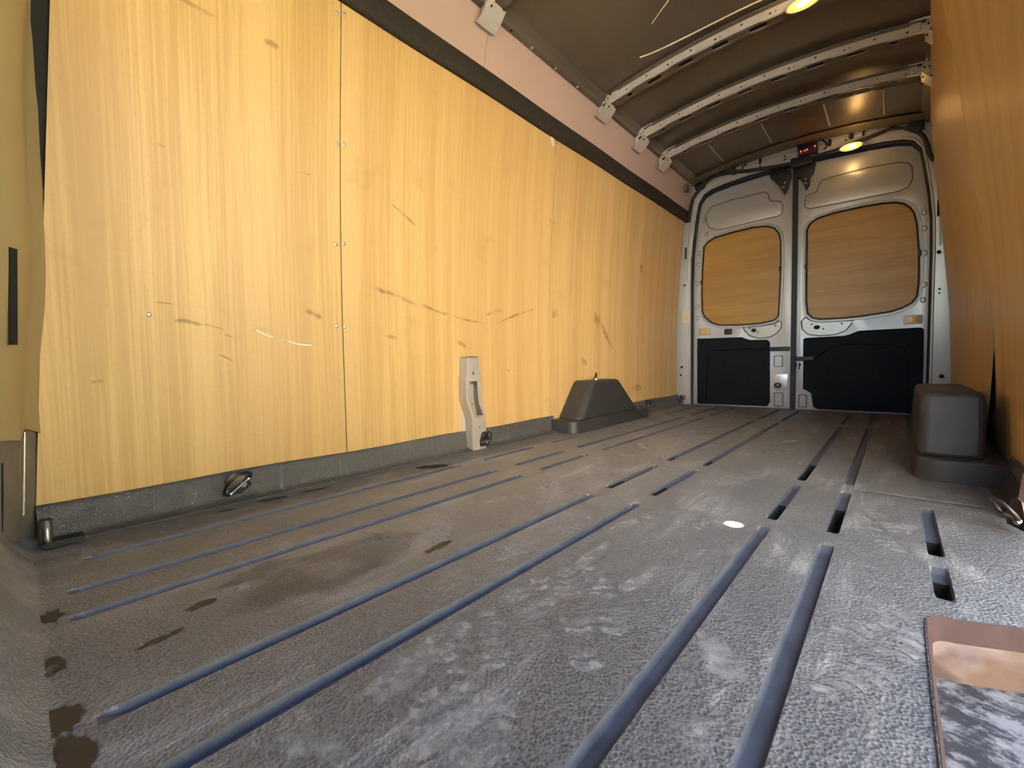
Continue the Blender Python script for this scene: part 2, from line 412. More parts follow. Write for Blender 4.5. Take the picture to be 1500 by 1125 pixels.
# drain opening by the left edge
def flat_blob(name, cx, cy, rx, ry, rot, z, mat, parent, seed=1):
    rnd = random.Random(seed); n = 22; v = [(cx, cy, z)]
    for k in range(n):
        a = 2*PI*k/n; q = 1+.22*(rnd.random()-.5)
        x, y = rx*q*math.cos(a), ry*q*math.sin(a); v.append((cx+x*math.cos(rot)-y*math.sin(rot), cy+x*math.sin(rot)+y*math.cos(rot), z))
    return mesh(name, v, [(0, k+1, (k+1) % n+1) for k in range(n)], mat, parent)
flat_blob('liner_slot', -.705, .71, .062, .028, 1.05, .0012, 'hole', floor, 3)
flat_blob('liner_slot', -.755, .17, .04, .008, 1.45, .003, 'hole', floor, 5)
flat_blob('liner_slot', -.750, .29, .045, .006, 1.5, .003, 'hole', floor, 6)
flat_blob('liner_slot', -.748, .05, .025, .005, 1.5, .003, 'hole', floor, 7)

# dusty boot prints left on the liner, each a sole of tread blocks
RIBX = (-.64, -.478, -.362, -.064, .070, .367, .485, .648)
def boot_print(cx, cy, ang, ln=.29, wd=.052, seed=0, keep=.85):
    rnd = random.Random(seed); v, f, fd = [], [], []
    ca, sa = math.cos(ang), math.sin(ang)
    def put(poly):
        pts = [(cx+u*ca-w_*sa, cy+u*sa+w_*ca) for u, w_ in poly]
        if any(abs(x-r) < .016 for x, _ in pts for r in RIBX): return
        mx = sum(p[0] for p in pts)/len(pts); my = sum(p[1] for p in pts)/len(pts)
        b = len(v); v.append((mx, my, .0007)); fd.append(1)
        for ring, a in ((.80, 1.0), (1.06, 0.0)):
            for x, y in pts: v.append((mx+(x-mx)*ring, my+(y-my)*ring, .0007)); fd.append(a)
        n = len(pts)
        for k in range(n):
            f.append((b, b+1+k, b+1+(k+1) % n)); f.append((b+1+k, b+1+n+k, b+1+n+(k+1) % n, b+1+(k+1) % n))
    u = -ln/2
    while u < ln/2-.01:
        t = (u+ln/2)/ln
        hw = wd*(.62+.38*math.sin(PI*min(1, t*1.25)) if t < .8 else math.sqrt(max(.05, 1-((t-.8)/.2)**2)))
        if .34 < t < .42: u += .024; continue
        st = .021
        for s_ in (-1, 1):
            if rnd.random() > keep: continue
            put([(u, s_*.004), (u+st*.8, s_*.004), (u+st*.8+.010, s_*hw*.62), (u+st*.75, s_*hw), (u, s_*hw), (u+.008, s_*hw*.6)])
        u += st*1.12
    if not v: return
    o = mesh('boot_print', v, f, 'dust', floor); at = o.data.attributes.new('fade', 'FLOAT', 'POINT')
    for i, a in enumerate(fd): at.data[i].value = a
for i, a in enumerate([(.235, .27, -.85, .29, .056), (.07, .30, -.7, .26, .05), (.24, .82, 1.45, .30, .045), (.43, .20, -1.1, .26, .05), (-.01, .52, .9, .27, .05), (-.20, .60, .6, .25, .045), (.56, .42, 1.2, .28, .05), (.20, 1.20, 1.2, .28, .045),
                       (.26, 1.75, .9, .28, .05), (-.22, 1.10, 2.2, .28, .05), (.57, .95, 1.9, .27, .05), (-.20, 1.95, 1.2, .28, .05), (.30, -.06, -.6, .28, .055), (.20, .06, 2.4, .25, .05)]): boot_print(*a, seed=i)
rs = random.Random(4)
for i in range(34):       # dry dusty smears
    x, y = rs.uniform(-.30, .60), rs.uniform(-.2, 2.3)
    if any(abs(x-r) < .05 for r in RIBX): continue
    blob('dust_smear', x, y, rs.uniform(.03, .10), rs.uniform(.012, .035), rs.uniform(0, 3.1), .0005, 'dust', floor, i)
for i, a in enumerate([(-.393, -.281, .026, .014, 0), (-.225, -.286, .028, .013, 0), (-.095, -.284, .035, .018, .2), (-.02, -.278, .045, .016, .1), (-.251, -.117, .012, .026, .2), (-.128, .272, .012, .045, .1), (-.19, -.18, .008, .03, .2), (-.22, .12, .10, .20, .2), (-.30, -.02, .03, .07, .3)]):
    blob('damp_stain', *a, .0009, 'damp' if i < 7 else 'damp_soft', floor, 40+i)

# upturned liner edge along both walls
def lip(parent, side, y0, y1):
    prof = [(.845, .080), (.8385, .079), (.836, .070), (.832, .020), (.826, .009), (.812, .003), (.79, .0012)]
    n = max(2, int((y1-y0)/.12)); rows = []
    for k in range(n+1):
        y = y0+(y1-y0)*k/n; wv = .0025*math.sin(y*9)
        rows.append([(side*(x+(wv if 0 < i < 5 else 0)), y, z+(wv if i < 2 else 0)) for i, (x, z) in enumerate(prof)])
    return sheet('liner_edge', rows, 'mat_edge', parent, .004, 60)
bl = empty('baseboard_left'); tag(bl, 'black upturned liner edge along the left plywood wall', 'baseboard', kind='structure')
for a, b in ((-.285, .998), (1.090, 1.66), (2.50, 3.50)): lip(bl, -1, a, b)
brd = empty('baseboard_right'); tag(brd, 'black upturned liner edge along the right plywood wall', 'baseboard', kind='structure')
for a, b in ((1.30, 1.62), (2.46, 3.5)): lip(brd, 1, a, b)
for y in (1.655, .999, 1.008): tube('edge_bead', [(-.835, y, .006), (-.838, y, .078)], .0045, 'bracket' if y < 1.1 else 'mat_edge', bl)

# ------------------------------------------------------------------ left wall: steel skin, plywood sheets with screws, upper panels
zs_wall = [-.1, .03, .3, .55, .75, .95, 1.15, 1.30, 1.45, 1.56, 1.64, 1.72, 1.80, 1.86, 1.93]
def skin(name, side, y0, y1, o=.014):
    return sheet(name, [[(side*(wx(z)+o), y, z) for z in zs_wall] for y in [y0+(y1-y0)*k/6 for k in range(7)]], 'steel', None, vec=(side*.012, 0, 0))
wl = skin('wall_left', -1, Y0-.05, Y1+.1); tag(wl, 'left van side lined with plywood sheets', 'wall', kind='structure')
def screw(parent, y, z, side=-1, x=None):
    X = x if x is not None else side*(wx(z)-.0005)
    bm = bmesh.new(); bmesh.ops.create_uvsphere(bm, u_segments=8, v_segments=6, radius=1)
    for v in bm.verts: v.co = Vector((X+v.co.x*.0022, y+v.co.y*.0062, z+v.co.z*.0062))
    me = bpy.data.meshes.new('screw'); bm.to_mesh(me); bm.free(); return link('screw', me, 'chrome', parent)
zp = [.066, .2, .4, .55, .65, .75, .85, .95, 1.05, 1.15, 1.225, 1.30, 1.375, 1.45, 1.51, 1.566]
seams = [-.27, .449, 1.643, 2.868, 3.505]
scr = {0: [(.436, 1.517), (.437, 1.118), (.431, .791), (.428, .517), (-.07, .521), (-.25, 1.3)], 1: [(.462, 1.527), (.464, 1.126), (.46, .80), (.457, .516), (1.627, 1.14), (1.62, .79)],
       2: [(1.656, 1.52), (1.656, 1.139), (1.66, .79), (2.85, 1.2), (2.85, .5)], 3: [(2.885, 1.2), (2.885, .5)]}
panels = []
for i, (a, b) in enumerate(zip(seams, seams[1:])):
    a2, b2 = a+.0018, b-.0018; n = 6
    rows = [[(-wx(z)+.0012*math.sin(3*z+i*2)*math.sin(PI*k/n), a2+(b2-a2)*k/n + ((-.022+.065*z)*(1-k/n) if i == 0 else 0), z) for z in zp] for k in range(n+1)]
    p = sheet('plywood_panel', rows, 'ply_left', wl, vec=(-.006, 0, 0)); panels.append(p)
    for y, z in scr[i]: screw(p, y, z)
cm = {BR: 'scuff_dark', BR2: 'scuff_mid', WH: 'scuff_white', GR: 'scuff_grey'}
for (p, q, r, soft, c, st_) in marks:
    my = (p[0]+q[0])/2; k = sum(my > s_ for s_ in seams[1:-1]); n = 5; pts, hw = [], []
    d = Vector((0, q[0]-p[0], q[1]-p[1])); nn = Vector((0, -d.z, d.y)).normalized()
    if d.length < .06: d0 = d.normalized()*(r+soft)*.5; r *= .45; soft *= .6
    else: d0 = Vector()
    for j in range(n+1):
        t = j/n; y = p[0]-d0.y+(q[0]-p[0]+2*d0.y)*t; z = p[1]-d0.z+(q[1]-p[1]+2*d0.z)*t+.004*math.sin(t*5+my*9)*(d.length > .06)
        pts.append((-wx(z)+.0022, y, z)); hw.append(nn*(r+soft*.8)*(.45 if j in (0, n) else .8+.4*math.sin(j*2.1+my*7)**2))
    ribbon('scuff_mark', pts, hw, cm[c], panels[k], .2)
plate('sticker', [[(1.592, 1.512), (1.618, 1.512), (1.612, 1.556), (1.586, 1.556)]], -.7815, .001, 'paper', wl, 0, 'yz')
for a, b in ((Y0, 1.088), (1.090, 3.56)):
    sheet('upper_panel', [[(-wx(1.62)+.002-(0), y, 1.62), (-.768, y, 1.69), (-.752, y, 1.76), (-.735, y, 1.825), (-.722, y, 1.868)] for y in [a+(b-a)*k/4 for k in range(5)]], 'steel_upper', wl, .003)

def rail(name, side, label, y0=Y0):
    prof = [(-.002, 1.556), (.010, 1.553), (.019, 1.562), (.021, 1.59), (.019, 1.628), (.012, 1.642), (-.004, 1.644)]
    rows = [[(side*(wx(z)-d), y, z+.0018*math.sin(y*7)) for d, z in prof] for y in [y0+(3.54-y0)*k/40 for k in range(41)]]
    o = sheet(name, rows, 'cloth', None, .003, 60); tag(o, label, 'trim', kind='structure'); return o
rail('trim_1', -1, 'black carpeted trim strip along the top of the left plywood')

# ------------------------------------------------------------------ right wall
wr = skin('wall_right', 1, 1.16, Y1+.1, .018); tag(wr, 'right van side lined with bowed plywood sheets', 'wall', kind='structure')
header = sheet('upper_panel', [[(.86, y, 1.66), (.80, y, 1.67), (.775, y, 1.72), (.74, y, 1.80), (.722, y, 1.868), (.73, y, 1.95)] for y in (Y0, .4, 1.2)], 'steel', wr, .004)
PR = [(.05, .846), (.26, .840), (.68, .824), (1.0, .795), (1.31, .766), (1.55, .742), (1.72, .728), (1.86, .715)]
def px_right(z, y, top_shift):
    for (a, xa), (b, xb) in zip(PR, PR[1:]):
        if z <= b+1e-6:
            x = xa+(xb-xa)*(z-a)/(b-a); break
    return x - top_shift*(max(0, z-.3)/1.56)**1.3
def right_sheet(y0, y1, sh0, sh1, lean0=0, lean1=0, kick=0):
    n = 8; rows = []
    zz = [.06+1.80*k/18 for k in range(19)]
    for k in range(n+1):
        t = k/n
        rows.append([(px_right(z, 0, sh0+(sh1-sh0)*t)-kick*(1-t)*math.exp(-z*4), y0+(y1-y0)*t + (lean0*(1-t)+lean1*t)*max(0, (.50-z)/.44), z) for z in zz])
    return sheet('plywood_panel', rows, 'ply_right', wr, vec=(.006, 0, 0))
right_sheet(1.895, 3.50, .068, .0, .27, 0)
right_sheet(1.175, 1.888, -.075, .066)

# ------------------------------------------------------------------ rear door frame (wall_rear) and the two rear doors
AP = [(-.752, -.05), (-.752, 1.05), (-.748, 1.25), (-.733, 1.42), (-.708, 1.60), (-.690, 1.70), (-.648, 1.764), (-.594, 1.789), (-.50, 1.806), (-.30, 1.822), (0, 1.830)]
AP = AP+[(-x, z) for x, z in AP[-2::-1]]
OUT = [(-.93, -.05), (-.93, 1.9), (-.80, 1.945), (0, 1.99), (.80, 1.945), (.93, 1.9), (.93, -.05)]
wrear = plate('wall_rear', [OUT+AP[::-1]], 3.545, .03, 'door', None, .003)
tag(wrear, 'silver painted steel frame around the rear doors', 'wall', kind='structure')
tube('flange', [(x, 3.545, z) for x, z in AP], .0075, 'door', wrear, 8)
tube('flange', [(x*1.036, 3.542, z+.05*(abs(x) < .7)+.02) for x, z in AP[1:-1]], .005, 'door', wrear, 6)
tube('weather_seal', [(x*.993, 3.585, z-.008) for x, z in AP], .013, 'rubber', wrear, 8)
plate('outer_skin', [[(-.95, -.2), (-.95, 2.05), (.95, 2.05), (.95, -.2)]], 3.67, .006, 'black', wrear)
def dot(parent, x, z, r, y=3.528, rz=None, name='hole', mat='hole'): return plate(name, [oval(x, z, r, rz or r)], y, .003, mat, parent)
for x, z, r in ((-.792, 1.025, .009), (-.815, .321, .011), (-.823, .253, .009), (.773, 1.029, .011), (.78, .80, .006), (.78, .775, .005), (.801, .254, .012)): dot(wrear, x, z, r)
for x, z in ((-.783, 1.295), (.765, 1.30)): plate('slot', [rrect(x-.006, z-.05, x+.006, z+.05, .004)], 3.528, .003, 'hole', wrear)
plate('tape', [[(-.812, .80), (-.748, .805), (-.745, .70), (-.81, .695)]], 3.527, .001, 'tape', wrear)
for x, z, a, b in ((-.406, 1.90, .006, .016), (-.223, 1.893, .009, .022), (.21, 1.884, .009, .024), (.328, 1.886, .014, .02), (.392, 1.890, .007, .024), (.473, 1.901, .013, .004), (-.494, 1.894, .010, .003), (-.06, 1.875, .008, .004), (-.06, 1.853, .008, .004), (-.6, 1.86, .008, .004)):
    plate('slot', [rrect(x-a, z-b, x+a, z+b, min(a, b)*.9)], 3.528, .003, 'hole', wrear)
dot(wrear, -.223, 1.855, .006); dot(wrear, .30, 1.87, .006)

DL = [(-.742, -.03), (-.740, 1.05), (-.733, 1.28), (-.716, 1.46), (-.696, 1.61), (-.676, 1.69), (-.636, 1.742), (-.57, 1.766), (-.43, 1.784), (-.20, 1.798), (-.014, 1.804), (-.014, -.03)]
DR = [(-x, z) for x, z in DL][::-1]
WIN_L = [(-.663, 1.343), (-.632, 1.378), (-.57, 1.406), (-.421, 1.423), (-.28, 1.428), (-.185, 1.416), (-.132, 1.387), (-.1, 1.34), (-.089, 1.272), (-.087, 1.111), (-.089, .964), (-.094, .817), (-.099, .706), (-.131, .675), (-.218, .659), (-.386, .656), (-.535, .666), (-.597, .693), (-.653, .744), (-.674, .795), (-.678, .961), (-.674, 1.157)]
WIN_R = [(.071, .8), (.068, 1.086), (.068, 1.328), (.088, 1.372), (.135, 1.403), (.231, 1.419), (.393, 1.424), (.495, 1.420), (.564, 1.41), (.607, 1.39), (.639, 1.358), (.661, 1.314), (.676, 1.235), (.690, 1.046), (.692, .859), (.685, .773), (.660, .731), (.607, .698), (.549, .680), (.406, .664), (.298, .659), (.162, .661), (.115, .674), (.081, .713)]
POCK_L = [(-.35, .645), (-.335, .61), (-.3, .572), (-.231, .548), (-.155, .556), (-.11, .585), (-.088, .62), (-.083, .66), (-.10, .672), (-.131, .650), (-.218, .640), (-.32, .641)]
POCK_R = [(.049, .658), (.056, .599), (.093, .561), (.164, .547), (.256, .552), (.311, .576), (.343, .622), (.355, .640), (.298, .640), (.162, .643), (.105, .655), (.07, .685)]
PAN_L = [(-.701, .565), (-.357, .560), (-.3, .535), (-.176, .530), (-.157, .512), (-.152, .042), (-.171, .008), (-.699, .004)]
RIM_L = [(-.701, .565), (-.357, .560), (-.3, .535), (-.176, .530), (-.157, .512), (-.155, .461), (-.565, .459), (-.600, .445), (-.62, .411), (-.626, .004), (-.699, .004)]
PAN_R = [(.064, .522), (.076, .531), (.3, .535), (.333, .542), (.386, .566), (.700, .568), (.716, .557), (.718, .356), (.716, .02), (.70, .004), (.16, .004), (.130, .019), (.116, .120), (.090, .138), (.065, .152)]
RIM_R = [(.064, .522), (.076, .531), (.3, .535), (.333, .542), (.386, .566), (.700, .568), (.716, .557), (.718, .356), (.716, .02), (.70, .004), (.647, .004), (.642, .357), (.621, .428), (.572, .462), (.301, .471), (.234, .455), (.178, .408), (.131, .373), (.065, .385)]
EMB_L = [(-.640, 1.60), (-.625, 1.522), (-.60, 1.485), (-.55, 1.463), (-.48, 1.460), (-.28, 1.469), (-.107, 1.474), (-.088, 1.491), (-.086, 1.548), (-.1, 1.576), (-.149, 1.585), (-.173, 1.605), (-.186, 1.656), (-.205, 1.672), (-.45, 1.672), (-.59, 1.655)]
EMB_R = [(.060, 1.524), (.066, 1.57), (.10, 1.578), (.132, 1.585), (.144, 1.627), (.160, 1.655), (.22, 1.664), (.419, 1.668), (.57, 1.655), (.613, 1.640), (.636, 1.608), (.640, 1.53), (.621, 1.490), (.579, 1.475), (.364, 1.475), (.093, 1.480), (.066, 1.495)]
def grow(pts, d):
    cx = sum(p[0] for p in pts)/len(pts); cz = sum(p[1] for p in pts)/len(pts); out = []
    n = len(pts)
    for i, p in enumerate(pts):
        a, b = Vector(pts[i-1]), Vector(pts[(i+1) % n]); t = (b-a).normalized(); nn = Vector((t.y, -t.x))
        if nn.dot(Vector(p)-Vector((cx, cz))) < 0: nn = -nn
        out.append((p[0]+nn.x*d, p[1]+nn.y*d))
    return out
def rear_door(name, label, outline, win, pock, pan, rim, emb, ovals, sgn, holes):
    d = plate(name, [outline, win, pock], 3.600, .030, 'door', None, .004); tag(d, label, 'door', kind='structure')
    plate('plywood_infill', [grow(win, .015)], 3.616, .006, 'ply_door', d)
    tube('window_seal', [(x, 3.6085, z) for x, z in grow(win, -.003)], .0075, 'rubber', d, 6, True)
    tube('window_lip', [(x, 3.6005, z) for x, z in grow(win, .012)], .007, 'door', d, 6, True)
    pp = plate('lock_plate', [grow(pock, .006)], 3.618, .006, 'door', d)
    for i, (x, z) in enumerate(holes): plate('hole', [oval(x, z, .020 if i == 0 else .006, .016 if i == 0 else .006)], 3.6165, .002, 'hole', pp)
    tube('pocket_lip', [(x, 3.6005, z) for x, z in grow(pock, .004)], .004, 'door_crease_shade', d, 6, True)
    lp = plate('lower_panel', [pan], 3.590, .012, 'liner', d, .002); lp['label'] = 'black lower trim panel'
    plate('panel_rim', [rim], 3.573, .020, 'liner', lp, .006)
    ep = plate('embossed_panel', [emb], 3.5965, .006, 'door', d, .0028)
    tube('emboss_groove', [(x, 3.599, z) for x, z in grow(emb, .005)], .0030, 'door_crease_shade', ep, 5, True)
    for x, z in ovals: plate('pressed_oval', [oval(x, z, .015, .019)], 3.5965, .006, 'door_crease_shade', d, .002)
    for x, z in ovals: plate('oval_face', [oval(x, z, .010, .014)], 3.5950, .004, 'steel', d, .001)
    for z in (.96, 1.02): pass
    return d
d1 = rear_door('door_1', 'left silver rear door with plywood window infill and black lower panel', DL, WIN_L, POCK_L, PAN_L, RIM_L, EMB_L, [(-.655, 1.562), (-.634, 1.440), (-.697, 1.292), (-.700, 1.197), (-.706, 1.04), (-.707, .841), (-.703, .742)], -1, [(-.275, .611), (-.304, .630), (-.245, .595), (-.124, .637)])
d2 = rear_door('door_2', 'right silver rear door with plywood window infill and black lower panel', DR, WIN_R, POCK_R, PAN_R, RIM_R, EMB_R, [(.702, 1.305), (.706, 1.204), (.711, 1.045), (.713, .844), (.710, .745)], 1, [(.142, .608), (.11, .632), (.181, .594), (.288, .625)])
# centre seal, hinge and lock hardware
box('centre_seal', (-.016, 3.578, -.02), (.016, 3.612, 1.80), 'rubber', d2, .003)
for d, x in ((d1, -.028), (d2, .030)): box('door_edge_bead', (x-.004, 3.592, .0), (x+.004, 3.600, 1.79), 'door', d, .002)
hl = plate('latch', [[(-.170, 1.800), (-.030, 1.785), (-.024, 1.735), (-.044, 1.652), (-.066, 1.612), (-.096, 1.68), (-.158, 1.76)]], 3.560, .030, 'black', d1, .004)
hr = plate('latch', [[(.012, 1.83), (.13, 1.82), (.115, 1.72), (.092, 1.69), (.091, 1.643), (.068, 1.607), (.046, 1.68), (.012, 1.72)]], 3.560, .030, 'black', d2, .004)
for p, x, z in ((hl, -.062, 1.69), (hl, -.07, 1.66), (hr, .068, 1.68), (hr, .068, 1.65)): dot(p, x, z, .007, 3.543, None, 'bolt', 'chrome')
def reflector(d, x0, z0, x1, z1, lab):
    f = plate('courtesy_reflector', [rrect(x0, z0, x1, z1, .008)], 3.592, .012, 'bracket', d, .002); f['label'] = lab
    plate('amber_lens', [rrect(x0+.022, z0+.010, x1-.022, z1-.008, .004)], 3.587, .008, 'yellow', f, .001)
reflector(d1, -.695, .593, -.602, .650, 'yellow reflector in pale surround'); reflector(d2, .617, .593, .710, .652, 'yellow reflector in pale surround')
plate('latch_button', [rrect(-.49, .587, -.43, .634, .010)], 3.592, .010, 'black', d1, .002)
for d, a in ((d1, (-.129, .318, -.068, .405)), (d1, (-.126, .012, -.062, .118)), (d2, (.036, .012, .090, .108)), (d2, (.024, .296, .042, .350))):
    q = plate('pressed_recess', [rrect(*a, .006), rrect(a[0]+.006, a[1]+.006, a[2]-.006, a[3]-.006, .004)], 3.594, .008, 'door_crease_shade', d, .002)
lk = plate('lock_plate', [[(-.134, .175), (-.125, .145), (-.09, .135), (-.036, .150), (-.034, .262), (-.115, .262), (-.134, .235)]], 3.594, .008, 'chrome', d1, .002)
plate('lock_knob', [oval(-.098, .176, .026, .020)], 3.585, .010, 'black', lk, .003); plate('lock_arrow', [[(-.106, .168), (-.09, .176), (-.098, .19)]], 3.583, .004, 'yellow', lk)
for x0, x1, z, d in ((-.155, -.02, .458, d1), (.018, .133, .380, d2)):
    plate('dark_band', [rrect(x0, z-.016, x1, z+.014, .008)], 3.570, .012, 'black', d, .003)  # dark band across the bare door metal
for d, x, z in ((d1, -.672, 1.04), (d1, -.094, 1.07), (d2, .072, 1.06), (d2, .688, 1.05)): box('window_clip', (x-.009, 3.592, z-.018), (x+.009, 3.606, z+.018), 'black', d, .002)

# ------------------------------------------------------------------ ceiling: skin, bows, side rails
xsr = [-.75, -.735, -.72]+[-.70+.05*k for k in range(29)]+[.72, .735, .75]
def rz_(x, y):
    z = roof_z(min(abs(x), .72))
    if abs(x) > .72: z = roof_z(.72)-(abs(x)-.72)*1.6
    for c in (-.58, -.42, .42, .58, -.14, .14): z += .0022*math.exp(-((x-c)/.016)**2)
    return z
ceil = sheet('ceiling', [[(x, y, rz_(x, y)) for x in xsr] for y in [Y0-.05+(Y1+.1-Y0)*k/24 for k in range(25)]], 'roof', None, vec=(0, 0, .012))
tag(ceil, 'bare brownish steel roof skin over the load bay', 'ceiling', kind='structure')
def bow(y, dz=0, depth=.062, h=.042):
    zc = lambda x: 1.906+dz-.138*x*x
    ends = .655; N = 56
    xs = [-ends+2*ends*k/N for k in range(N+1)]
    top = [(x, zc(x)+h/2) for x in xs]; bot = [(x, zc(x)-h/2-(.004 if (int(abs(x)*9.5) % 2) else 0)) for x in xs]
    web = [top+bot[::-1]]
    for k in range(-5, 6):
        x = k*.115+.02
        for q in (0, .022) if k % 2 else (0,): web.append(oval(x+q, zc(x)+.004*(-1)**k, .0055 if q == 0 else .0035, .0055 if q == 0 else .0035, 8))
    b = plate('roof_bow', web, y, .003, 'bow', ceil)
    # bottom flange with long slots; dark roof colour paints its shaded underside
    v, f = [], []
    ysl = [0, .018, .046, depth]
    for i, x in enumerate(xs):
        for yy in ysl: v.append((x, y+yy, zc(x)-h/2+.001-(.006 if yy == depth else 0)))
    for i in range(N):
        for j in range(3):
            if j == 1 and (i % 7) in (2, 3, 4) and 3 < i < N-4: continue
            f.append((i*4+j, i*4+j+1, (i+1)*4+j+1, (i+1)*4+j))
    mesh('bow_flange', v, f, 'roof', b, 40, .002)
    mesh('bow_slot_shade', [(x, y+yy, zc(x)-h/2+.012) for x in xs for yy in (.004, depth)], [(i*2, i*2+1, i*2+3, i*2+2) for i in range(N)], 'hole', b)  # dark sheet that paints the shade behind the flange slots
    mesh('bow_web', [(x, y+depth, zc(x)+q) for x in xs for q in (-h/2-.004, h/2)], [(i*2, i*2+1, i*2+3, i*2+2) for i in range(N)], 'bow', b, 40, .002)
    mesh('bow_flange', [(x, y+yy, zc(x)+h/2-.001) for x in xs for yy in (-.028, .002)], [(i*2, i*2+1, i*2+3, i*2+2) for i in range(N)], 'roof', b, 40, .0025)
    for s in (-1, 1):
        # stepped end bracket of the bow
        br = plate('bow_bracket', [[(s*.600, zc(.6)+.024), (s*.655, zc(.65)+.026), (s*.716, zc(.70)+.022), (s*.728, zc(.70)-.035), (s*.715, zc(.7)-.060), (s*.690, zc(.7)-.058), (s*.668, zc(.66)-.030), (s*.600, zc(.6)-.026)],
                                     rrect(min(s*.668, s*.700), zc(.69)-.022, max(s*.668, s*.700), zc(.69)-.004, .006)], y-.006, .004, 'bow', b, .001)
        plate('bracket_tab', [rrect(min(s*.606, s*.640), zc(.62)-.020, max(s*.606, s*.640), zc(.62)+.020, .004)], y-.014, .010, 'bow', br, .002)
        tube('bracket_bead', [(s*.602, y-.012, zc(.6)+.028), (s*.65, y-.014, zc(.65)+.030), (s*.715, y-.010, zc(.7)+.024)], .006, 'bow', br)
        sheet('bow_foot', [[(s*.655, yy, zc(.65)-.020), (s*.690, yy, zc(.7)-.052), (s*.722, yy, zc(.7)-.072), (s*.738, yy, zc(.7)-.060)] for yy in (y-.030, y-.01, y+.03, y+.072)], 'bow', br, .003)
        for q in (.66, .69): dot(br, s*q, zc(q)-.040, .0045, y-.0095)
        for q in (.665, .685): dot(br, s*q, zc(q)+.008, .004, y-.0095)
    return b
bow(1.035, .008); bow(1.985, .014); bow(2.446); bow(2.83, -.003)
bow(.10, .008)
for s, lab in ((-1, 'left'), (1, 'right')):
    r = sheet('roof_rail', [[(s*.735, y, 1.852), (s*.722, y, 1.842), (s*.706, y, 1.846), (s*.700, y, 1.862), (s*.690, y, 1.868), (s*.672, y, 1.885)] for y in [Y0+(3.54-Y0)*k/30 for k in range(31)]], 'roof', ceil, .003)
    for y in (1.206, 1.35, 1.539, 1.737): box('rail_clip', (s*.713-.006, y-.006, 1.838), (s*.713+.006, y+.006, 1.850), 'bow' if y > 1.25 else 'black', r, .002)
    box('foam_pad', (s*.722-.004, 3.32, 1.745), (s*.722+.022, 3.38, 1.80), 'roof', ceil, .002)
sheet('rear_roof_flange', [[(x, 3.44, roof_z(x)-.010), (x, 3.47, roof_z(x)-.024), (x, 3.535, roof_z(x)-.026)] for x in [-.70+.07*k for k in range(21)]], 'roof', ceil, .003)
for x in (-.45, -.12, .22, .5): box('roof_tape', (x-.004, 3.05, roof_z(x)-.004), (x+.004, 3.40, roof_z(x)-.001), 'bow', ceil, 0)

# ------------------------------------------------------------------ front bulkhead, pillar, right door pillar
wf = plate('wall_front', [[(-.93, -.2), (.93, -.2), (.93, 1.99), (-.93, 1.99)], rrect(-.66, .62, .52, 1.62, .10, 6)], -.375, .02, 'bulk', None, .004)
tag(wf, 'beige painted bulkhead frame open to the cab', 'wall', kind='structure')
for nm, a, b in (('cab_side', (.88, -2.0, -.55), (.92, -.39, 2.0)), ('cab_side', (-.92, -2.0, -.55), (-.88, -.39, 2.0)), ('cab_roof', (-.92, -1.35, 1.96), (.92, -.39, 2.0)), ('cab_floor', (-.88, -1.9, -.30), (.88, -.40, -.26)), ('dashboard', (-.88, -1.75, -.26), (.88, -1.30, .42))):
    box(nm, a, b, 'black' if nm == 'dashboard' else 'bracket', wf, .004)
# pillar beside the left plywood: folded sheet with long pressed slots
pil = [(-.862, -.270), (-.842, -.278), (-.830, -.293), (-.800, -.299), (-.770, -.305), (-.740, -.330), (-.715, -.366)]
zz = [.25, .32, .40, .46, .52, .60, .68, .74, .86, 1.0, 1.1, 1.3, 1.6, 1.95]
PZ = [.004, .0, .002, .006, .010, .012, .011, .008, .003, .001, .004, .008, .010, .010]
tp = sheet('trim_2', [[(x, y+.05*(z-.3)+q, z+(.012*math.sin(x*60) if z == .25 else 0)) for z, q in zip(zz, PZ)] for x, y in pil], 'bulk', None, .003, 60); tag(tp, 'beige pressed pillar cover at the front end of the left plywood', 'trim', kind='structure')
sheet('pillar_slot', [[(-.740+dx, -.3015+.045*(z-.53)+d, z) for z in (.435, .45, .53, .61, .628)] for dx, d in ((0, -.001), (-.006, .004), (-.011, .0095))], 'hole', tp, .002)
sheet('pillar_gap', [[(-wx(z)-.010, -.2585+.05*(z-.86)+d, z) for z in (.79, .90, 1.0, 1.1, 1.25, 1.5)] for d in (0, .015, .033)], 'hole', tp, .002)
lowp = sheet('lower_pillar', [[(x, y-.005+.05*(z-.3), z) for z in (-.02, .1, .2, .27)] for x, y in pil], 'pillar_grey', tp, .004, 60)
tube('pillar_edge', [(-.828, -.304, .07), (-.828, -.294, .25)], .003, 'chrome', lowp)
tube('pillar_crease', [(-.752, -.334, .06), (-.750, -.330, .13), (-.750, -.327, .20)], .002, 'hole', lowp)
# right-hand door pillar behind the sliding door opening
rp = sheet('trim_3', [[(.80+q, 1.20, z), (.803+q, 1.165, z), (.83+q, 1.15, z), (.90, 1.15, z), (.93, 1.19, z)] for z, q in ((-.05, 0), (.06, 0), (.11, .004), (.16, .035), (1.2, .035), (1.7, .0))], 'door', None, .004)
tag(rp, 'pale painted pillar at the sliding door opening', 'trim', kind='structure')
dot(rp, .815, .115, .014, 1.150, None, 'bolt', 'chrome')
# outer sill and door header around the opening
sill = box('trim_4', (.955, -.40, -.16), (.985, 1.14, -.06), 'black', None, .004); tag(sill, 'black sill plate under the sliding door opening', 'trim', kind='structure')

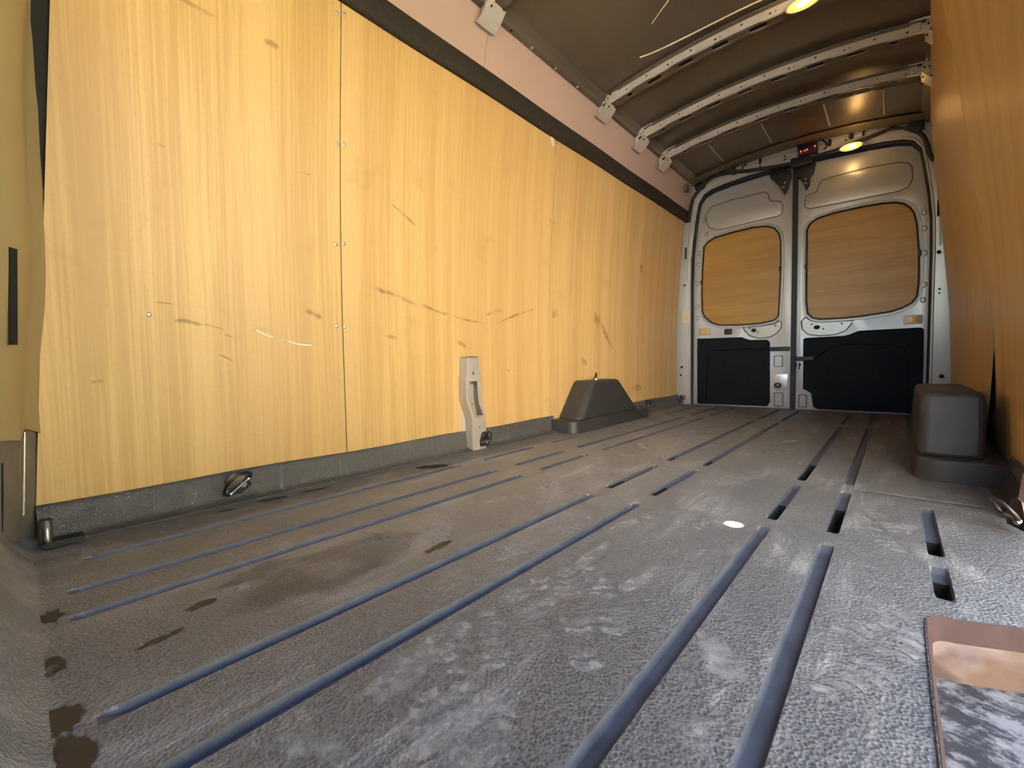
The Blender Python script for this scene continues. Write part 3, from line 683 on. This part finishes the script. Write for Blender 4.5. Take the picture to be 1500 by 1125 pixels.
# ------------------------------------------------------------------ step well by the sliding door
st = empty('step_well', (.74, .2, -.12)); tag(st, 'recessed side step with scuffed pinkish rim and dusty tread', 'step')
def pch(o, p):
    o.parent = p; o.matrix_parent_inverse = Matrix.Translation(-Vector(p.location)); return o
t = NT('scuffed_rim'); n = t.noise(14, (1, 1, 2), 4, .6, .4); n2 = t.noise(5, (1, 1, 1), 3, .6)
col = t.mix(t.ramp(n, .35, .65), (.105, .080, .080), (.185, .145, .140)); col = t.mix(t.ramp(n2, .55, .66, 0, .6), col, (.085, .048, .024))
t.set(col, .8, 0, .08); M['rim'] = t.m
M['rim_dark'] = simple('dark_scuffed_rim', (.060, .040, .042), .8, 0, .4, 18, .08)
t = NT('step_tread'); n = t.noise(22, (1, 1.4, 1), 6, .75, .3); s2 = t.noise(40, (1, 1, 1), 3, .6)
col = t.mix(t.ramp(n, .45, .62), (.035, .038, .046), (.22, .23, .26)); col = t.mix(t.ramp(s2, .55, .7, 0, .5), col, (.36, .37, .4)); t.set(col, .6, 0, .25); t.bump(s2, .3, .001); M['tread'] = t.m
# rim runs along the rear side of the well with rounded inner corner
def rim_path(o, z):
    o2 = min(o, .006); pts = [(.62+o2, y, z) for y in (-.30, 0, .3, .50-o)]
    for k in range(1, 6):
        a = PI-k*PI/2/5; pts.append((.655+(.035-o2)*math.cos(a), .545-(o-o2)*math.sin(a)+(.035-o2)*math.sin(a), z))
    for x in (.68, .75, .82, .90): pts.append((x, .58-o+(x-.655)*.45, z))
    return pts
arc = rim_path(0, .0)[3:9]; arc = [(.62, .50, 0)]+arc[1:]
pch(mesh('corner_fill', [(.62, .58, 0)]+arc, [(0, k+1, k+2) for k in range(len(arc)-1)], 'mat'), st)
rows = [rim_path(.0, .0004), rim_path(.003, -.003), rim_path(.006, -.034), rim_path(.010, -.038)]
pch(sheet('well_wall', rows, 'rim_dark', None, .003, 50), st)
rows = [rim_path(.006, -.032), rim_path(.010, -.036), rim_path(.026, -.052), rim_path(.030, -.058), rim_path(.031, -.085)]
rr_ = sheet('well_rim', rows, 'rim', None, .003, 50); pch(rr_, st); rr_['label'] = 'scuffed pinkish brown ledge'
pch(tube('well_edge', [Vector(p)+Vector((.001, 0, 0)) for p in rim_path(.0, .0)[:8]], .0022, 'mat_edge'), st)
pch(box('step_tread', (.60, -.35, -.095), (.95, .70, -.074), 'tread', None, .002), st)

# ------------------------------------------------------------------ wheel arch covers
def wheel_box(side, label):
    e = empty('wheel_arch_cover', (side*.75, 2.06, 0)); tag(e, label, 'wheel arch', 'moulded wheel arch covers')
    def prism(pts_b, pts_t, zb, zt, name, bev):
        n = len(pts_b); v = [(side*x, y, zb) for x, y in pts_b]+[(side*x, y, zt) for x, y in pts_t]
        f = [tuple(range(n))[::-1], tuple(range(n, 2*n))]+[(k, (k+1) % n, n+(k+1) % n, n+k) for k in range(n)]
        o = mesh(name, v, f, 'mat_box', None, 50, 0, bev); o.modifiers['bevel'].segments = 4; return pch(o, e)
    inn = .672 if side < 0 else .630
    def rc(x0, y0, y1, r):           # rounded inner corners
        pts = [(.842, y0)]
        for k in range(7): a = -PI/2-k*PI/12; pts.append((x0+r+r*math.cos(a), y0+r+r*math.sin(a)))
        for k in range(7): a = PI-k*PI/12; pts.append((x0+r+r*math.cos(a), y1-r+r*math.sin(a)))
        pts.append((.842, y1)); return pts
    ys0 = 1.625 if side < 0 else 1.535
    prism(rc(inn, ys0, 2.58, .055), rc(inn+.006, ys0+.004, 2.575, .055), -.004, .066, 'plinth', .006)
    if side < 0:
        prism(rc(inn+.022, 1.70, 2.44, .05), rc(inn+.040, 1.872, 2.20, .045), .060, .272, 'arch_body', .016)
    else:
        b = [(.792, 1.60)]+rc(.640, 1.60, 2.44, .03)[1:-1]+[(.792, 2.44)]
        tt = [(.792, 1.635)]+rc(.644, 1.635, 2.20, .03)[1:-1]+[(.792, 2.20)]
        prism(b, tt, .060, .268, 'arch_body', .018)
    return e
wheel_box(-1, 'black moulded wheel arch cover against the left plywood wall, tie ring on top')
wheel_box(1, 'black moulded wheel arch cover by the right wall, seen end-on')
# floor apron in front of the right cover
ap = sheet('liner_ramp', [[(.79, y, .002), (.815, y, .012), (.845, y, .07)] for y in (1.20, 1.3, 1.45, 1.56)], 'mat_box', brd, .003)

# ------------------------------------------------------------------ steel seat-belt style bracket on the left wall
bk = empty('anchor_bracket', (-.82, 1.015, 0)); tag(bk, 'pale slotted steel bracket standing against the left plywood', 'bracket')
face = [(1.006, 0), (1.087, 0), (1.087, .13), (1.082, .15), (1.066, .21), (1.062, .245), (1.060, .33), (1.052, .345), (1.050, .405), (1.044, .414), (.988, .414), (.982, .405), (.980, .335), (.974, .32), (.974, .225), (.992, .175), (1.006, .135)]
slot = [(.988, .305), (1.036, .305), (1.040, .245), (1.046, .205), (1.068, .158), (1.064, .150), (1.022, .150), (1.012, .175), (.992, .222), (.986, .24)]
fp = plate('front_plate', [face, slot, oval(1.015, .340, .005, .007, 10), oval(1.048, .10, .0035, .005, 10)], -.798, .004, 'bracket', None, .0012, 'yz'); pch(fp, bk)
pch(tube('slot_rim', [(-.7975, y, z) for y, z in slot], .0042, 'bracket', None, 6, True), bk)
# side wall, back and inner belt web
L_ = [(1.006, 0), (1.006, .135), (.992, .175), (.974, .225), (.974, .32), (.980, .335), (.982, .405)]
R_ = [(1.087, 0), (1.087, .13), (1.066, .21), (1.062, .245), (1.060, .33), (1.050, .405)]
for pr in (L_, R_): pch(sheet('side_plate', [[(-.80, y, z) for y, z in pr], [(-.853, y+.002, z) for y, z in pr]], 'bracket', None, .003), bk)
pch(box('top_cap', (-.853, .983, .407), (-.798, 1.049, .414), 'bracket', None, .002), bk)
pch(box('back_plate', (-.849, .985, .02), (-.8465, 1.06, .40), 'steel', None, 0), bk)
pch(box('inner_web', (-.842, 1.008, .215), (-.822, 1.034, .32), 'bracket', None, .004), bk)
pch(box('dark_opening', (-.846, 1.022, .145), (-.835, 1.044, .205), 'hole', None, 0), bk)

# ------------------------------------------------------------------ tie-down rings
def tie_ring(label, loc, tilt=35, yawd=0, r=.030, plate_h=.05, normal='x', yz_scale=1.0):
    e = empty('tie_down_ring', loc); tag(e, label, 'tie ring', 'tie-down rings along the load floor')
    # local frame: plate in local yz facing +x ; ring hinged at plate
    bp = plate('ring_plate', [[(-.026, -.022), (.026, -.022), (.030, .0), (.016, plate_h*.75), (0, plate_h*.86), (-.016, plate_h*.75), (-.030, .0)]], .003, .004, 'ring', None, .001, 'yz'); bp.parent = e
    dotb = plate('bolt', [oval(.010, -.004, .009, .009, 12)], .009, .008, 'chrome', None, .002, 'yz'); dotb.parent = e
    a = math.radians(tilt); pts = []
    for k in range(20):
        t = 2*PI*k/20; y = r*math.cos(t); z = r*.9*math.sin(t)+.014
        if z < -.004: z = -.004
        pts.append((.010+math.sin(a)*(z+.004), y, math.cos(a)*(z+.004)))
    tube('ring', pts, .0042, 'ring', e, 8, True)
    tube('hinge_pin', [(.010, -r*.9, 0), (.010, r*.9, 0)], .0042, 'chrome', e)
    e.rotation_euler[2] = math.radians(yawd); return e
a1 = tie_ring('dark tie ring lying on the liner edge near the front of the left wall', (-.832, .108, .042), 40, 0, .040)
a1.rotation_euler = (math.radians(36), 0, 0)
tie_ring('dark tie ring at the foot of the pale slotted bracket', (-.796, 1.072, .035), 18, 0, .030)
tie_ring('small tie ring standing on top of the left wheel arch cover', (-.775, 1.985, .277), 8, 40, .020, .01)
tie_ring('dark tie ring behind the left wheel arch cover', (-.832, 2.86, .045), 25, 0, .028)
tie_ring('dark tie ring in the rear left floor corner', (-.80, 3.47, .040), 25, -20, .028)
tie_ring('dark tie ring on the liner beside the right door pillar', (.785, 1.105, .032), 35, 200, .030)
cb = empty('corner_hook', (-.80, -.275, .0)); tag(cb, 'black corner hook in the front left corner of the floor', 'hook')
for nm, a, b, mt in (('hook_plate', (-.832, -.282, .0), (-.80, -.262, .055), 'ring'), ('hook_foot', (-.81, -.28, .002), (-.765, -.215, .014), 'black')): pch(box(nm, a, b, mt, None, .003), cb)
pch(tube('hook_bar', spline([(-.805, -.272, .05), (-.79, -.272, .04), (-.785, -.272, .018), (-.79, -.268, .006)]), .005, 'chrome'), cb)

# ------------------------------------------------------------------ lamps, control box, cables
def dome_lamp(loc, label, yawd, tilt):
    e = empty('dome_lamp', loc); tag(e, label, 'lamp', 'amber dome lamps')
    def part(name, out, y, th, mat, bev): o = plate(name, [out], y, th, mat, None, bev); o.parent = e; return o
    part('housing', oval(0, 0, .066, .024, 24), 0, .012, 'cream', .004)
    part('lens', oval(0, 0, .058, .019, 24), -.010, .012, 'glow_soft', .005)
    part('bulb', oval(0, 0, .026, .010, 16), -.014, .010, 'glow', .003)
    e.rotation_euler = (math.radians(tilt), 0, math.radians(yawd))
    ld = bpy.data.lights.new('bulb_light', 'POINT'); ld.energy = .5; ld.color = (1, .6, .22); ld.shadow_soft_size = .02
    lo = bpy.data.objects.new('bulb_light', ld); C.objects.link(lo); lo.parent = e; lo.location = (0, -.06, 0)
    return e
dome_lamp((.262, 1.968, 1.880), 'glowing amber dome lamp on the second roof bow', 0, 25)
dome_lamp((.330, 3.488, 1.802), 'glowing amber dome lamp above the right rear door', 0, 15)
ct = empty('control_box', (.078, 3.50, 1.84)); tag(ct, 'black control box with red indicator lights above the rear doors', 'control box')
pch(plate('case', [[(.018, 1.925), (.136, 1.915), (.143, 1.833), (.024, 1.842)]], 3.505, .035, 'black', None, .004), ct)
for x, z in ((.045, 1.862), (.068, 1.862), (.082, 1.864), (.128, 1.873)): pch(plate('indicator_light', [oval(x, z, .004, .004, 8)], 3.485, .004, 'led'), ct)
pch(plate('front_panel', [[(.028, 1.905), (.128, 1.897), (.131, 1.885), (.029, 1.893)]], 3.486, .002, 'liner'), ct)
for x0 in (-.012,): 
    for z in (1.878, 1.852): pass
def cable(name, pts, r, label, mat='rubber', y=3.515):
    o = tube(name, spline([(p[0], y if len(p) == 2 else p[2], p[1]) for p in pts], 5), r, mat); tag(o, label, 'cable', 'wiring in the load bay'); return o
cl = cable('wiring_loom', [(-.752, 1.55), (-.741, 1.646), (-.716, 1.737), (-.657, 1.803), (-.585, 1.857), (-.508, 1.871), (-.414, 1.864), (-.316, 1.842), (-.16, 1.82), (-.043, 1.806), (.0, 1.80)], .014, 'thick black wiring loom draped over the left rear door frame')
box('loom_clip', (-.414, 3.50, 1.84), (-.394, 3.528, 1.90), 'black', cl, .003)
tube('loom_clip', [(-.345, 3.515, 1.85), (-.34, 3.515, 1.89), (-.325, 3.515, 1.895), (-.318, 3.515, 1.88)], .006, 'black', cl)
pch0 = plate('loom_boot', [oval(-.665, 1.825, .045, .035)], 3.520, .016, 'black', cl, .005)
cr = cable('wiring_loom', [(.0, 1.795), (.131, 1.813), (.268, 1.82), (.362, 1.836), (.464, 1.845), (.528, 1.858), (.603, 1.838)], .010, 'thin black wiring running right past the amber lamp above the rear door')
cr2 = cable('wiring_loom', [(.60, 1.84), (.675, 1.775), (.706, 1.700), (.716, 1.644), (.738, 1.593)], .012, 'black wiring loom hanging at the top right corner of the rear frame')
plate('loom_boot', [[(.600, 1.826), (.632, 1.872), (.673, 1.878), (.690, 1.852), (.690, 1.800), (.655, 1.785)]], 3.500, .030, 'black', cr2, .006)
cable('control_box_lead', [(.036, 1.938), (.044, 1.945), (.062, 1.946), (.11, 1.944), (.165, 1.912), (.196, 1.866), (.175, 1.842)], .006, 'looped black lead beside the control box')
plate('loom_cover', [[(-.02, 1.84), (.10, 1.83), (.11, 1.77), (-.02, 1.77)]], 3.505, .03, 'black', cr, .006)
c1 = tube('roof_reflection_streak', spline([(-.417, 1.855, 1.915), (-.36, 1.872, 1.918), (-.214, 1.888, 1.925), (.083, 1.90, 1.932), (.35, 1.90, 1.915)]), .0035, 'cream'); tag(c1, 'long cream reflection streak along the roof in front of the second bow', 'cable', 'wiring in the load bay')  # bright reflection streaks on the roof drawn as thin cream tubes
c2 = tube('roof_reflection_streak', spline([(-.287, 1.705, 1.931), (-.225, 1.665, 1.937), (-.162, 1.626, 1.941), (-.05, 1.55, 1.945)]), .003, 'cream'); tag(c2, 'short cream reflection streak on the roof skin nearest the camera', 'cable', 'wiring in the load bay')

# ------------------------------------------------------------------ outside ground
def ground():
    t = NT('concrete_yard'); n = t.noise(1.5, detail=5); t.set(t.mix(n, (.15, .14, .12), (.21, .195, .17)), .9); M['yard'] = t.m
    o = mesh('ground', [(-40, -40, -.62), (40, -40, -.62), (40, 40, -.62), (-40, 40, -.62)], [(0, 1, 2, 3)], 'yard'); tag(o, 'sunlit pale concrete yard outside the van', 'ground', kind='structure')
ground()
bd = empty('bounce_building', (4.0, -4.5, -.62)); tag(bd, 'unseen pale block added ahead of the van to reflect sunlight into it', 'bounce_building')  # unseen facade, added to bounce sun onto the left plywood
M['bounce_wall_render'] = simple('bounce_pale_render', (.90, .83, .72), .9, 0, .04, 2)
pch(box('wall', (2.0, -7.0, -.62), (7.5, -2.3, 4.6), 'bounce_wall_render', None, .01), bd)  # wall of the added unseen bounce building
pch(box('plinth', (1.98, -7.0, -.62), (7.52, -2.26, -.35), 'yard', None, .005), bd)
pch(box('bounce_roof_coping', (1.92, -7.1, 4.6), (7.6, -2.2, 4.72), 'yard', None, .01), bd)

bw_ = empty('added_light_wall', (5.3, 4.0, -.62)); tag(bw_, 'unseen yellowish rendered wall added across the yard to steer light into the van', 'wall')  # unseen wall, added to control the daylight on the front-left plywood
M['light_wall_render'] = simple('light_wall_yellow_render', (.50, .45, .25), .9, 0, .3, 9)
pch(box('wall', (5.1, -1.9, -.62), (5.4, 12, 2.3), 'light_wall_render', None, .01), bw_)  # body of the added unseen light wall
pch(box('light_wall_coping', (5.05, -1.95, 2.3), (5.45, 12.05, 2.38), 'yard', None, .01), bw_)

# added spot lamp under the closed roof, drawing the sun patch on the floor
sp = bpy.data.lights.new('sun_patch_spot', 'SPOT'); sp.energy = 900; sp.spot_size = math.radians(1.25); sp.spot_blend = .15; sp.shadow_soft_size = .002; sp.color = (1, .95, .85)
spo = bpy.data.objects.new('sun_patch_spot', sp); C.objects.link(spo); spo.location = (.33, .70, 1.92)
spo.rotation_euler = (Vector((.309, .781, 0))-Vector(spo.location)).to_track_quat('-Z', 'Y').to_euler()
